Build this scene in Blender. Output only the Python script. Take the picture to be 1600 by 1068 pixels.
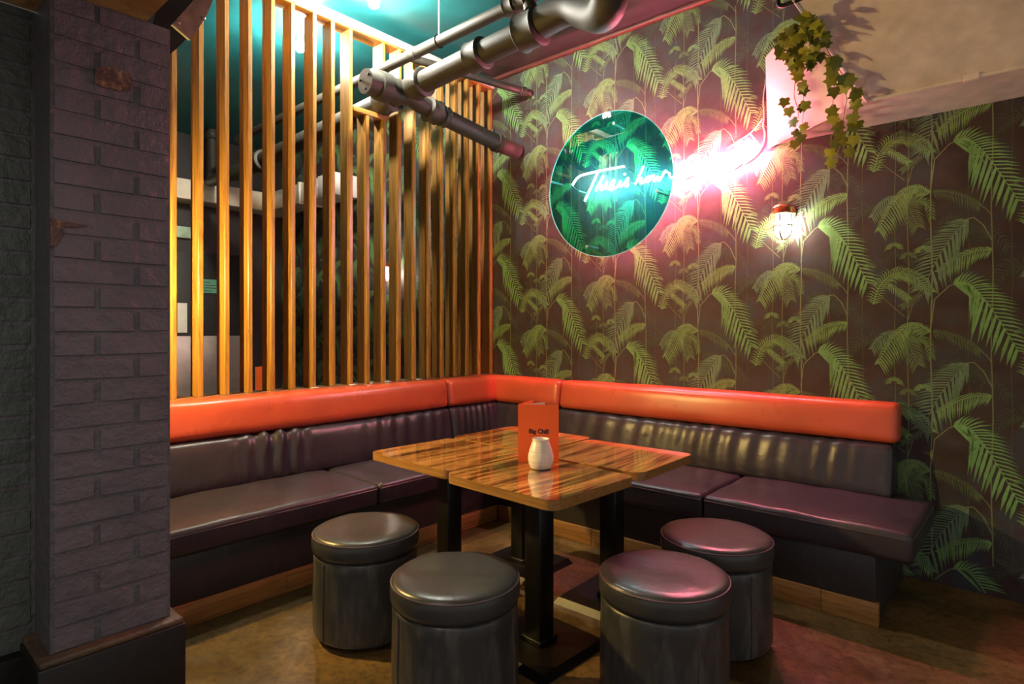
import bpy, bmesh, math, random
from mathutils import Vector, Matrix
random.seed(7)
for o in list(bpy.data.objects): bpy.data.objects.remove(o)
SC = bpy.context.scene
COL = SC.collection

# ------------------------------------------------------------------ camera
CAM = Vector((3.656, -3.883, 1.35)); FPX = 938.0; YAW = math.radians(41.5); HOR = 514.0
cd = bpy.data.cameras.new('camera'); cam = bpy.data.objects.new('camera', cd); COL.objects.link(cam)
cam.location = CAM; cam.rotation_euler = (math.radians(90), 0, YAW)
cd.sensor_width = 36; cd.lens = FPX / 1600 * 36; cd.shift_y = -(534 - HOR) / 1600; cd.clip_start = .05
SC.camera = cam
FW = Vector((-math.sin(YAW), math.cos(YAW), 0)); RT = Vector((math.cos(YAW), math.sin(YAW), 0)); UP = Vector((0, 0, 1))

# ------------------------------------------------------------------ world, exposure
w = bpy.data.worlds.new('world'); SC.world = w; w.use_nodes = True
w.node_tree.nodes['Background'].inputs[0].default_value = (1.0, .97, .93, 1)
w.node_tree.nodes['Background'].inputs[1].default_value = .20
SC.view_settings.view_transform = 'Standard'; SC.view_settings.look = 'None'
SC.view_settings.gamma = 1; SC.view_settings.use_curve_mapping = False
SC.view_settings.exposure = 1.22
BULB = 1000.0      # bare ceiling bulbs
NEON = 360.0        # neon tube
WLAMP = 24.0       # caged wall lamps
SPOT = 150.0       # added fill lights under the low slab


def ray(p):
    return FW + RT * ((p[0] - 800) / FPX) + UP * ((HOR - p[1]) / FPX)
def onX(p, X):
    r = ray(p); return CAM + r * ((X - CAM.x) / r.x)
def onY(p, Y):
    r = ray(p); return CAM + r * ((Y - CAM.y) / r.y)
def onZ(p, Z):
    r = ray(p); return CAM + r * ((Z - CAM.z) / r.z)
def onP(p, c, n):
    r = ray(p); return CAM + r * ((c - CAM).dot(n) / r.dot(n))

# ------------------------------------------------------------------ materials
def nt(name):
    m = bpy.data.materials.new(name); m.use_nodes = True
    t = m.node_tree; b = t.nodes['Principled BSDF']
    return m, t, b
def node(t, kind, **kw):
    n = t.nodes.new(kind)
    for k, v in kw.items():
        if k in n.inputs: n.inputs[k].default_value = v
        else: setattr(n, k, v)
    return n
def coords(t, scale=(1, 1, 1), kind='Object'):
    tc = node(t, 'ShaderNodeTexCoord'); mp = node(t, 'ShaderNodeMapping')
    mp.inputs['Scale'].default_value = scale
    t.links.new(tc.outputs[kind], mp.inputs['Vector']); return mp.outputs[0]
def noise(t, vec, scale, detail=4, rough=.55, dist=0):
    n = node(t, 'ShaderNodeTexNoise', Scale=scale, Detail=detail, Roughness=rough, Distortion=dist)
    t.links.new(vec, n.inputs['Vector']); return n.outputs['Fac']
def ramp(t, fac, stops):
    r = node(t, 'ShaderNodeValToRGB'); e = r.color_ramp.elements
    while len(e) < len(stops): e.new(.5)
    for i, (p, c) in enumerate(stops):
        e[i].position = p; e[i].color = c if len(c) == 4 else (*c, 1)
    t.links.new(fac, r.inputs[0]); return r.outputs[0]
def mixc(t, fac, a, b, mode='MIX'):
    m = node(t, 'ShaderNodeMix', data_type='RGBA', blend_type=mode)
    for s, v in ((0, fac), (6, a), (7, b)):
        if hasattr(v, 'links'): t.links.new(v, m.inputs[s])
        else: m.inputs[s].default_value = v if s == 0 else (*v[:3], 1)
    return m.outputs[2]
def bump(t, b, h, strength, dist=.01, prev=None):
    n = node(t, 'ShaderNodeBump', Strength=strength, Distance=dist)
    t.links.new(h, n.inputs['Height'])
    if prev is not None: t.links.new(prev, n.inputs['Normal'])
    t.links.new(n.outputs[0], b.inputs['Normal']); return n.outputs[0]
def rgb(b, c): b.inputs['Base Color'].default_value = (*c, 1)

def m_plain(name, c, rough=.5, metal=0, var=.25, nscale=12, bmp=0, bscale=60, coat=0):
    m, t, b = nt(name); v = coords(t)
    n = noise(t, v, nscale)
    lo = tuple(x * (1 - var) for x in c); hi = tuple(min(1, x * (1 + var)) for x in c)
    t.links.new(ramp(t, n, [(.3, lo), (.7, hi)]), b.inputs['Base Color'])
    b.inputs['Roughness'].default_value = rough; b.inputs['Metallic'].default_value = metal
    b.inputs['Coat Weight'].default_value = coat
    if bmp: bump(t, b, noise(t, v, bscale, 3), bmp, .004)
    return m
def m_emit(name, c, s):
    m, t, b = nt(name); rgb(b, c); b.inputs['Emission Color'].default_value = (*c, 1)
    b.inputs['Emission Strength'].default_value = s; return m

def m_brick(name, c1, c2, chip):
    m, t, b = nt(name); v = coords(t)
    base = ramp(t, noise(t, v, 5, 5), [(.3, c1), (.7, c2)])
    n2 = noise(t, v, 9, 6, .7)
    col = mixc(t, ramp(t, n2, [(.70, (0, 0, 0)), (.74, (1, 1, 1))]), base, chip)
    t.links.new(col, b.inputs['Base Color']); b.inputs['Roughness'].default_value = .42
    p = bump(t, b, noise(t, v, 16, 6, .6), .7, .022)
    bump(t, b, noise(t, v, 110, 4, .6), .35, .004, p)
    return m
BRICK = m_brick('painted_brick', (.100, .096, .112), (.142, .134, .150), (.115, .108, .122))
BRICKG = m_brick('painted_brick_green_black', (.064, .076, .068), (.098, .110, .098), (.075, .086, .076))
def m_chip():
    m, t, b = nt('chipped_paint'); v = coords(t)
    c = ramp(t, noise(t, v, 34, 6, .75), [(.36, (.060, .050, .055)), (.48, (.10, .062, .045)), (.58, (.19, .12, .07)), (.68, (.42, .32, .20))])
    t.links.new(c, b.inputs['Base Color']); b.inputs['Roughness'].default_value = .7
    bump(t, b, noise(t, v, 60, 5, .7), .6, .01); return m
CHIP = m_chip()
MORTAR = m_brick('painted_mortar', (.095, .090, .102), (.130, .122, .135), (.11, .10, .115))
PLINTHM = m_plain('black_painted_plinth', (.006, .005, .0045), .5, var=.5, bmp=.4, bscale=30)
PLASTER = m_brick('chipped_plaster_edge', (.13, .08, .04), (.045, .035, .026), (.25, .16, .08))

def m_concrete():
    m, t, b = nt('rusty_concrete'); v = coords(t)
    c = ramp(t, noise(t, v, 4, 6, .7, .6), [(.28, (.16, .07, .02)), (.45, (.48, .28, .09)), (.62, (.65, .43, .18)), (.75, (.24, .17, .10))])
    t.links.new(c, b.inputs['Base Color']); b.inputs['Roughness'].default_value = .6
    bump(t, b, noise(t, v, 14, 6, .7), .7, .03); return m
CONC = m_concrete()

def m_floor():
    m, t, b = nt('worn_floor'); v = coords(t)
    a = ramp(t, noise(t, v, 1.6, 7, .62, .5), [(.30, (.050, .028, .007)), (.48, (.115, .068, .020)), (.62, (.225, .130, .046)), (.78, (.088, .060, .014))])
    sp = ramp(t, noise(t, v, 30, 5, .75), [(.36, (.35, .35, .35)), (.55, (1, 1, 1))])
    c = mixc(t, .85, a, sp, 'MULTIPLY')
    t.links.new(c, b.inputs['Base Color'])
    t.links.new(ramp(t, noise(t, v, 5, 5), [(.3, (.30,) * 3), (.7, (.55,) * 3)]), b.inputs['Roughness'])
    bump(t, b, noise(t, v, 45, 6, .7), .3, .006); return m
FLOOR = m_floor()

def m_wood(name, stops, axis='z', scale=1.0, rough=.45, coat=0, dist=2.5, bmp=.15):
    m, t, b = nt(name)
    st = 3.0; fi = 55.0
    s = {'z': (fi, fi, st), 'y': (fi, st, fi), 'x': (st, fi, fi)}[axis]
    v = coords(t, tuple(x * scale for x in s))
    oi = node(t, 'ShaderNodeObjectInfo')
    add = node(t, 'ShaderNodeVectorMath', operation='ADD'); mul = node(t, 'ShaderNodeVectorMath', operation='SCALE')
    mul.inputs['Scale'].default_value = 40
    t.links.new(oi.outputs['Random'], mul.inputs[0]); t.links.new(v, add.inputs[0]); t.links.new(mul.outputs[0], add.inputs[1])
    g = noise(t, add.outputs[0], .45, 5, .6, dist)
    t.links.new(ramp(t, g, stops), b.inputs['Base Color'])
    b.inputs['Roughness'].default_value = rough; b.inputs['Coat Weight'].default_value = coat; b.inputs['Coat Roughness'].default_value = .06
    bump(t, b, g, bmp, .003); return m
SLAT = m_wood('stained_slat_timber', [(.25, (.13, .056, .010)), (.45, (.27, .130, .026)), (.60, (.38, .20, .045)), (.78, (.20, .090, .017))], 'z', rough=.35)
KICK = m_wood('kick_board_wood', [(.3, (.20, .085, .022)), (.6, (.38, .18, .05))], 'x', rough=.45)
KICKY = m_wood('kick_board_wood_side', [(.3, (.20, .085, .022)), (.6, (.38, .18, .05))], 'y', rough=.45)
TOPW = m_wood('zebra_laminate', [(.36, (.05, .015, .003)), (.44, (.17, .060, .012)), (.50, (.42, .18, .038)), (.57, (.58, .29, .07)), (.66, (.13, .048, .010))], 'y', .6, rough=.16, coat=1.0, dist=1.2, bmp=.0)
EDGE = m_wood('table_edge_band', [(.3, (.20, .085, .02)), (.6, (.38, .19, .055))], 'x', rough=.35)

def m_leather(name, c, rough, wear, wearc, bs=1.0, sc=9, w0=.56):
    m, t, b = nt(name); v = coords(t)
    base = ramp(t, noise(t, v, 4, 5), [(.3, tuple(x * .9 for x in c)), (.7, tuple(x * 1.1 for x in c))])
    sv = coords(t, (7, 7, 1.8))
    wn = noise(t, sv, 2.2, 6, .68)
    col = mixc(t, ramp(t, wn, [(w0, (0, 0, 0)), (w0 + .22, (wear,) * 3)]), base, wearc)
    t.links.new(col, b.inputs['Base Color'])
    t.links.new(ramp(t, noise(t, v, 7, 4), [(.3, (rough * .88,) * 3), (.7, (rough * 1.15,) * 3)]), b.inputs['Roughness'])
    p = bump(t, b, noise(t, v, sc, 4, .55, .8), .30 * bs, .012)
    bump(t, b, noise(t, v, 260, 2), .06 * bs, .002, p)
    return m
VINYL = m_leather('orange_vinyl', (.56, .085, .034), .30, .0, (.8, .15, .05), .12, 6)
LEATH = m_leather('aubergine_leather', (.034, .026, .034), .36, .30, (.12, .09, .095), .7)
STOOLT = m_leather('stool_top_leather', (.042, .042, .042), .32, .25, (.12, .11, .10), .6)
STOOLS = m_leather('stool_side_leather', (.040, .041, .042), .32, .55, (.16, .145, .125), .6, 5, .48)
BACKL = m_leather('aubergine_back_leather', (.030, .022, .030), .32, .35, (.12, .09, .09), .8)
PLINF = m_leather('plinth_vinyl', (.030, .026, .030), .42, .35, (.09, .075, .075), .6)
PIPING = m_plain('leather_piping', (.09, .06, .06), .4)

BLACK = m_plain('black_steel', (.005, .004, .004), .4, .1)
PIPE = m_plain('pipe_paint', (.033, .030, .022), .6, 0, .2, 5, .15, 50)
GREENC = m_plain('dark_green_ceiling_paint', (.010, .115, .125), .38, 0, .25, 3)
SOFF = m_plain('soffit_dark_paint', (.030, .026, .026), .45, 0, .25, 4)
TRIMR = m_plain('dark_red_trim', (.10, .030, .022), .4)
BEAMP = m_plain('pale_painted_edge', (.75, .68, .62), .5, 0, .1)
BULKM = m_plain('beige_board', (.78, .68, .67), .55, 0, .15, 9, .15, 20)
WHITEB = m_plain('white_painted_board', (.80, .74, .70), .5, 0, .08, 8, .15, 25)
DARKW = m_plain('dark_painted_wall', (.013, .012, .012), .5, 0, .3, 6, .2, 30)
DUCT = m_plain('galvanised_duct', (.72, .66, .54), .4, .2, .08)
STEEL = m_plain('brushed_steel', (.50, .44, .40), .38, .7, .12, 8)
WHITE = m_plain('white_paint', (.8, .78, .74), .45, 0, .05)
GREENS = m_plain('green_notice', (.13, .42, .26), .5, 0, .08)
INK = m_plain('black_ink', (.02, .006, .006), .6)
MENU = m_plain('orange_menu_card', (.80, .115, .012), .5, 0, .04, 3)
PAPER = m_plain('white_paper', (.8, .78, .72), .6, 0, .04)
CERAM = m_plain('white_ceramic', (.82, .76, .66), .3, 0, .05, 30, .05, 80, .4)
COPPER = m_plain('copper_lamp', (.62, .30, .16), .28, .9, .15, 20)
GUARD = m_plain('brass_guard', (.20, .11, .05), .35, .8, .1)
BACKT = m_plain('brown_table', (.20, .085, .03), .4)
CABLE = m_plain('dark_cable', (.05, .03, .03), .5)
PINKC = m_plain('clear_flex', (.55, .40, .38), .35)
def m_leaf(name, a, b_):
    m, t, b = nt(name); oi = node(t, 'ShaderNodeObjectInfo')
    c = ramp(t, oi.outputs['Random'], [(0, a), (1, b_)])
    v = coords(t); n = ramp(t, noise(t, v, 60, 3), [(.3, (.7,) * 3), (.7, (1.15,) * 3)])
    t.links.new(mixc(t, .8, c, n, 'MULTIPLY'), b.inputs['Base Color']); b.inputs['Roughness'].default_value = .4
    return m
LEAF = m_leaf('ivy_leaf_green', (.08, .11, .012), (.36, .36, .03))
STEM = m_plain('ivy_stem', (.20, .15, .06), .5)
BULBM = m_emit('bulb_glow', (1.0, .93, .80), BULB)
NEONM = m_emit('neon_glow', (1.0, .20, .30), NEON)
WLM = m_emit('wall_lamp_glow', (1.0, .92, .78), WLAMP * 7)
WLM2 = m_emit('wall_lamp_glow_warm', (1.0, .70, .22), WLAMP * 150)
EXITM = m_plain('exit_sign_face', (.35, .5, .38), .5)

def m_disc():
    m = bpy.data.materials.new('green_acrylic'); m.use_nodes = True; t = m.node_tree
    for n in list(t.nodes):
        if n.type != 'OUTPUT_MATERIAL': t.nodes.remove(n)
    out = [n for n in t.nodes if n.type == 'OUTPUT_MATERIAL'][0]
    tr = node(t, 'ShaderNodeBsdfTransparent'); tr.inputs[0].default_value = (.010, .42, .31, 1)
    gl = node(t, 'ShaderNodeBsdfGlossy'); gl.inputs['Roughness'].default_value = .015; gl.inputs[0].default_value = (.75, 1, .9, 1)
    fr = node(t, 'ShaderNodeFresnel', IOR=1.75)
    mx = node(t, 'ShaderNodeMixShader')
    t.links.new(fr.outputs[0], mx.inputs[0]); t.links.new(tr.outputs[0], mx.inputs[1]); t.links.new(gl.outputs[0], mx.inputs[2])
    t.links.new(mx.outputs[0], out.inputs[0]); return m
DISC = m_disc()
def m_lglass():
    m = bpy.data.materials.new('frosted_lamp_glass'); m.use_nodes = True; t = m.node_tree
    out = [n for n in t.nodes if n.type == 'OUTPUT_MATERIAL'][0]; t.nodes.remove(t.nodes['Principled BSDF'])
    tr = node(t, 'ShaderNodeBsdfTransparent'); tr.inputs[0].default_value = (.95, .93, .9, 1)
    em = node(t, 'ShaderNodeEmission', Strength=2.2); em.inputs[0].default_value = (1, .93, .78, 1)
    mx = node(t, 'ShaderNodeMixShader'); mx.inputs[0].default_value = .35
    t.links.new(tr.outputs[0], mx.inputs[1]); t.links.new(em.outputs[0], mx.inputs[2]); t.links.new(mx.outputs[0], out.inputs[0]); return m
LGLASS = m_lglass()
RIM = m_plain('acrylic_rim', (.55, .75, .65), .2)

def m_wallpaper():
    m, t, b = nt('palm_wallpaper'); v = coords(t)
    at = node(t, 'ShaderNodeAttribute', attribute_name='print')
    bg = ramp(t, noise(t, v, 5.5, 2, .5), [(.34, (.036, .022, .021)), (.5, (.055, .034, .032)), (.66, (.046, .048, .058))])
    n = ramp(t, noise(t, v, 40, 4, .7), [(.3, (.72,) * 3), (.7, (1.1,) * 3)])
    ink = mixc(t, .8, at.outputs['Color'], n, 'MULTIPLY')
    t.links.new(mixc(t, at.outputs['Alpha'], bg, ink), b.inputs['Base Color'])
    b.inputs['Roughness'].default_value = .55; b.inputs['Specular IOR Level'].default_value = .3
    return m
PAPERW = m_wallpaper()

# ------------------------------------------------------------------ mesh helpers
LOC = {}
def tagp(o, label=None, cat=None, group=None, kind=None):
    for k, v in (('label', label), ('category', cat), ('group', group), ('kind', kind)):
        if v: o[k] = v
    return o
def empty(name, loc, label, cat, group=None, kind=None):
    o = bpy.data.objects.new(name, None); COL.objects.link(o); o.location = loc; o.empty_display_size = .1
    LOC[o] = Vector(loc); return tagp(o, label, cat, group, kind)
def wloc(p):
    v = Vector((0, 0, 0))
    while p is not None:
        v = v + LOC.get(p, Vector((0, 0, 0))); p = p.parent
    return v
def mo(name, V, Fc, mat, parent=None, smooth=False, loc=None, local=False):
    """mesh object; V in world coordinates (or the parent's own when local)"""
    base = Vector((0, 0, 0)) if (local or parent is None) else wloc(parent)
    org = Vector(loc) if loc is not None else Vector((0, 0, 0))
    me = bpy.data.meshes.new(name)
    me.from_pydata([tuple(Vector(v) - base - org) for v in V], [], Fc); me.materials.append(mat); me.update()
    bm = bmesh.new(); bm.from_mesh(me); bmesh.ops.recalc_face_normals(bm, faces=bm.faces); bm.to_mesh(me); bm.free()
    if smooth:
        for p in me.polygons: p.use_smooth = True
    o = bpy.data.objects.new(name, me); COL.objects.link(o)
    if parent is not None: o.parent = parent
    if loc is not None: o.location = org
    LOC[o] = org
    return o
def auto(o, ang=40):
    me = o.data; bm = bmesh.new(); bm.from_mesh(me)
    for f in bm.faces: f.smooth = True
    for e in bm.edges:
        e.smooth = not (len(e.link_faces) != 2 or e.calc_face_angle(0) > math.radians(ang))
    bm.to_mesh(me); bm.free(); return o
def boxvf(lo, hi):
    x0, y0, z0 = lo; x1, y1, z1 = hi
    V = [(x0, y0, z0), (x1, y0, z0), (x1, y1, z0), (x0, y1, z0), (x0, y0, z1), (x1, y0, z1), (x1, y1, z1), (x0, y1, z1)]
    return V, [(0, 3, 2, 1), (4, 5, 6, 7), (0, 1, 5, 4), (1, 2, 6, 5), (2, 3, 7, 6), (3, 0, 4, 7)]
def box(name, lo, hi, mat, parent=None, bev=0, seg=2, local=False):
    V, Fc = boxvf(lo, hi)
    o = mo(name, V, Fc, mat, parent, local=local)
    if bev:
        bm = bmesh.new(); bm.from_mesh(o.data)
        bmesh.ops.bevel(bm, geom=bm.edges[:], offset=bev, segments=seg, affect='EDGES', profile=.5)
        bm.to_mesh(o.data); bm.free(); auto(o, 50)
    return o
def struct(o): o['kind'] = 'structure'; return o
def frame(d):
    d = d.normalized(); a = Vector((0, 0, 1)) if abs(d.z) < .9 else Vector((1, 0, 0))
    u = d.cross(a).normalized(); return u, d.cross(u).normalized()
def tubevf(P, r, seg=12, closed=False, cap=True):
    P = [Vector(p) for p in P]; n = len(P); R_ = r if isinstance(r, (list, tuple)) else [r] * n
    V = []; Fc = []; u = None
    for i in range(n):
        a = P[(i - 1) % n] if (i or closed) else P[0]; b = P[(i + 1) % n] if (i < n - 1 or closed) else P[-1]
        d = (b - a).normalized()
        if u is None: u, v = frame(d)
        else:
            u = (u - d * u.dot(d)).normalized(); v = d.cross(u)
        for k in range(seg):
            t = 2 * math.pi * k / seg
            V.append(P[i] + (u * math.cos(t) + v * math.sin(t)) * R_[i])
    for i in range(n if closed else n - 1):
        for k in range(seg):
            a = i * seg + k; b = i * seg + (k + 1) % seg; j = ((i + 1) % n) * seg
            Fc.append((a, b, j + (k + 1) % seg, j + k))
    if cap and not closed:
        Fc.append(tuple(range(seg))[::-1]); Fc.append(tuple((n - 1) * seg + k for k in range(seg)))
    return V, Fc
def tube(name, P, r, mat, parent=None, seg=12, closed=False, local=False, smooth=True):
    V, Fc = tubevf(P, r, seg, closed); o = mo(name, V, Fc, mat, parent, local=local)
    return auto(o, 45) if smooth else o
def joinvf(parts):
    V = []; Fc = []
    for v, f in parts:
        k = len(V); V += list(v); Fc += [tuple(i + k for i in q) for q in f]
    return V, Fc
def lathevf(prof, c=(0, 0, 0), seg=48):
    V = []; Fc = []; c = Vector(c)
    for r, z in prof:
        for k in range(seg):
            t = 2 * math.pi * k / seg; V.append(c + Vector((r * math.cos(t), r * math.sin(t), z)))
    for i in range(len(prof) - 1):
        for k in range(seg):
            a = i * seg + k; b = i * seg + (k + 1) % seg; Fc.append((a, b, b + seg, a + seg))
    Fc.append(tuple(range(seg))[::-1]); Fc.append(tuple((len(prof) - 1) * seg + k for k in range(seg)))
    return V, Fc
def catmull(P, n=6):
    P = [Vector(p) for p in P]; out = []
    for i in range(len(P) - 1):
        p0 = P[max(i - 1, 0)]; p1 = P[i]; p2 = P[i + 1]; p3 = P[min(i + 2, len(P) - 1)]
        for k in range(n):
            t = k / n
            out.append(.5 * ((2 * p1) + (p2 - p0) * t + (2 * p0 - 5 * p1 + 4 * p2 - p3) * t * t + (3 * p1 - p0 - 3 * p2 + p3) * t ** 3))
    return out + [P[-1]]
def cushion(name, lo, hi, mat, parent, r=.03, bulge=(0, 0, 0), n=(10, 10, 4), shear=None, wrk=None):
    """rounded, slightly bulging upholstered block; shear(p)->p and wrk(p,nrm)->offset in world coordinates"""
    lo = Vector(lo); hi = Vector(hi); c = (lo + hi) / 2; h = (hi - lo) / 2
    bm = bmesh.new(); idx = {}
    def coord(i, nn, hh):
        if nn < 2: return (-hh, hh)[i]
        # two rings inside every rounded edge, the rest evenly
        k = 3
        if i <= k: return -hh + r * (1 - math.cos(math.pi / 2 * i / k)) if False else -hh + r * i / k
        if i >= nn + 2 * k - k: return hh - r * (nn + 2 * k - i) / k
        return -hh + r + (2 * hh - 2 * r) * (i - k) / nn
    N = [m + 6 for m in n]
    def vert(i, j, k):
        key = (i, j, k)
        if key in idx: return idx[key]
        p = Vector((coord(i, n[0], h.x), coord(j, n[1], h.y), coord(k, n[2], h.z)))
        q = Vector([max(-h[a] + r, min(h[a] - r, p[a])) for a in range(3)])
        d = p - q
        if d.length > 1e-9:
            nr = d.normalized(); p = q + nr * r
        else: nr = Vector((0, 0, 1))
        u = [p[a] / h[a] for a in range(3)]
        f = [max(0, 1 - abs(x) ** 4) for x in u]
        p.x += u[0] * bulge[0] * f[1] * f[2]; p.y += u[1] * bulge[1] * f[0] * f[2]; p.z += u[2] * bulge[2] * f[0] * f[1]
        pw = c + p
        if wrk: pw = pw + nr * wrk(pw, nr)
        if shear: pw = shear(pw)
        idx[key] = bm.verts.new(pw); return idx[key]
    for a in range(3):
        b, d = [(1, 2), (2, 0), (0, 1)][a]
        for side in (0, N[a]):
            for i in range(N[b]):
                for j in range(N[d]):
                    q = []
                    for di, dj in ((0, 0), (1, 0), (1, 1), (0, 1)):
                        ijk = [0, 0, 0]; ijk[a] = side; ijk[b] = i + di; ijk[d] = j + dj
                        q.append(vert(*ijk))
                    if side == 0: q = q[::-1]
                    bm.faces.new(q)
    bmesh.ops.recalc_face_normals(bm, faces=bm.faces)
    V = [v.co.copy() for v in bm.verts]; bm.verts.index_update()
    Fc = [tuple(v.index for v in f.verts) for f in bm.faces]; bm.free()
    return mo(name, V, Fc, mat, parent, smooth=True)

# ================================================================== the setting
XW, ZC = -3.8, 3.62       # far wall of the space behind the screen, ceiling height
struct(box('floor', (XW - .2, -8, -.1), (6.5, .2, 0), FLOOR))
struct(box('ceiling', (XW - .2, -3.17, ZC), (6.5, .2, ZC + .1), GREENC))
struct(box('ceiling_slab', (1.156, -8, 2.40), (6.5, -3.175, 2.62), CONC))
struct(box('ceiling_slab_edge', (-.2, -3.20, 2.62), (6.5, -3.17, ZC), DARKW))
struct(box('ceiling_soffit', (0.02, -.42, 3.565), (6.5, 0, ZC - .002), SOFF))
struct(box('trim_1', (0.02, -.035, 3.535), (6.5, -.001, 3.565), TRIMR, bev=.006))
struct(box('wall_back', (XW - .2, -3.4, -.0), (XW, .1, ZC), DARKW))
struct(box('wall_end', (XW, -3.4, 0), (1.0, -3.25, ZC), DARKW))

# ---- palm wallpaper: base sheet plus printed leaves in one flat skin
PV = []; PF = []; PC = []
def poly(pts, cols, lay):
    global PK
    k = len(PV); PK += 1
    y = -.0004 - lay * .0002 - (PK % 1500) * 1.2e-7
    for p in pts: PV.append((p[0], y, p[1]))
    PC.extend(cols); PF.append(tuple(range(k, k + len(pts))))
PK = 0
XA, XB, ZT = XW, 4.6, 3.60
PV += [(XA, 0, 0), (XB, 0, 0), (XB, 0, ZT), (XA, 0, ZT)]; PC += [(0, 0, 0, 0)] * 4; PF.append((0, 1, 2, 3))
def shade(c, f, a=1.0): return (c[0] * f, c[1] * f, c[2] * f, a)
def leaflet(p, ang, L, wd, c, lay, bend):
    a2 = ang + bend
    m = (p[0] + math.cos(ang) * L * .5, p[1] + math.sin(ang) * L * .5)
    e = (m[0] + math.cos(a2) * L * .5, m[1] + math.sin(a2) * L * .5)
    nx, nz = -math.sin(ang), math.cos(ang)
    poly([(p[0] - nx * wd * .35, p[1] - nz * wd * .35), (m[0] - nx * wd * .5, m[1] - nz * wd * .5), e, (m[0] + nx * wd * .5, m[1] + nz * wd * .5), (p[0] + nx * wd * .35, p[1] + nz * wd * .35)],
         [shade(c, 1.05), shade(c, 1.0), shade(c, .72), shade(c, .95), shade(c, 1.05)], lay)
def ribbon(P, w0, w1, c, lay):
    P = [Vector((p[0], p[1], 0)) for p in P]
    for i in range(len(P) - 1):
        d = (P[i + 1] - P[i]); d.normalize(); nx, nz = -d.y, d.x
        a = w0 + (w1 - w0) * i / (len(P) - 1); b = w0 + (w1 - w0) * (i + 1) / (len(P) - 1)
        poly([(P[i].x - nx * a, P[i].y - nz * a), (P[i + 1].x - nx * b, P[i + 1].y - nz * b), (P[i + 1].x + nx * b, P[i + 1].y + nz * b), (P[i].x + nx * a, P[i].y + nz * a)], [shade(c, 1)] * 4, lay)
def frond(ox, oz, sp, nl, LL, LR, aL, aR, c, lay, wd=.010, down=.35, rib=True, nr=None, wr_=None):
    """sp: spine points; LL, LR: leaflet length left and right of the spine (start, middle, end); aL, aR: angle off the tangent"""
    S = catmull([(ox + p[0], oz + p[1], 0) for p in sp], 8); wd *= .8
    tot = len(S) - 1
    def lerp3(q, t): return q[0] + (q[1] - q[0]) * t * 2 if t < .5 else q[1] + (q[2] - q[1]) * (t - .5) * 2
    for LLs, an, sg, cnt, ww in ((LL, aL, 1, nl, wd), (LR, aR, -1, nr or nl, wr_ or wd)):
        for k in range(cnt):
            t = (k + .5) / cnt; f = t * tot; i = min(int(f), tot - 1); u = f - i
            p = S[i].lerp(S[i + 1], u); d = S[i + 1] - S[i]; th = math.atan2(d.y, d.x)
            L = lerp3(LLs, t)
            if L < .004: continue
            a = th + sg * (an * (1 - .2 * t))
            L *= .9 + .2 * random.random(); a += random.uniform(-.04, .04)
            g = -math.pi / 2; da = (g - a + math.pi) % (2 * math.pi) - math.pi
            leaflet((p.x, p.y), a, L, ww, shade(c, random.uniform(.85, 1.1))[:3], lay, da * down)
    if rib: ribbon([(s.x, s.y) for s in S], .0028, .0012, shade(c, 1.05)[:3], lay + .2)
def dome(ox, oz, r, c, lay, n=15, rz=.75, wd=.008, inner=.25):
    for k in range(n):
        t = -.15 + (math.pi + .3) * k / (n - 1)
        a = t + random.uniform(-.05, .05)
        p = (ox + math.cos(a) * r * inner, oz + math.sin(a) * r * inner * rz)
        g = -math.pi / 2; da = (g - a + math.pi) % (2 * math.pi) - math.pi
        leaflet(p, a, r * (1 - inner) * random.uniform(.9, 1.1), wd, shade(c, random.uniform(.8, 1.1))[:3], lay, da * .5)
def blob(ox, oz, rx, rz, c, lay, a):
    n = 16; P = [(ox + math.cos(2 * math.pi * k / n) * rx, oz + math.sin(2 * math.pi * k / n) * rz) for k in range(n)]
    for k in range(n):
        poly([(ox, oz), P[k], P[(k + 1) % n]], [(*c, a), (*c, 0), (*c, 0)], lay)
G1 = (.18, .37, .125); G2 = (.14, .235, .14); G3 = (.185, .315, .11); G4 = (.105, .15, .07); G5 = (.20, .22, .11); GD = (.045, .05, .062)
random.seed(11)
PX, PZ = .652, .744
col0 = int((XA - 3.339) / PX) - 1
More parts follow.
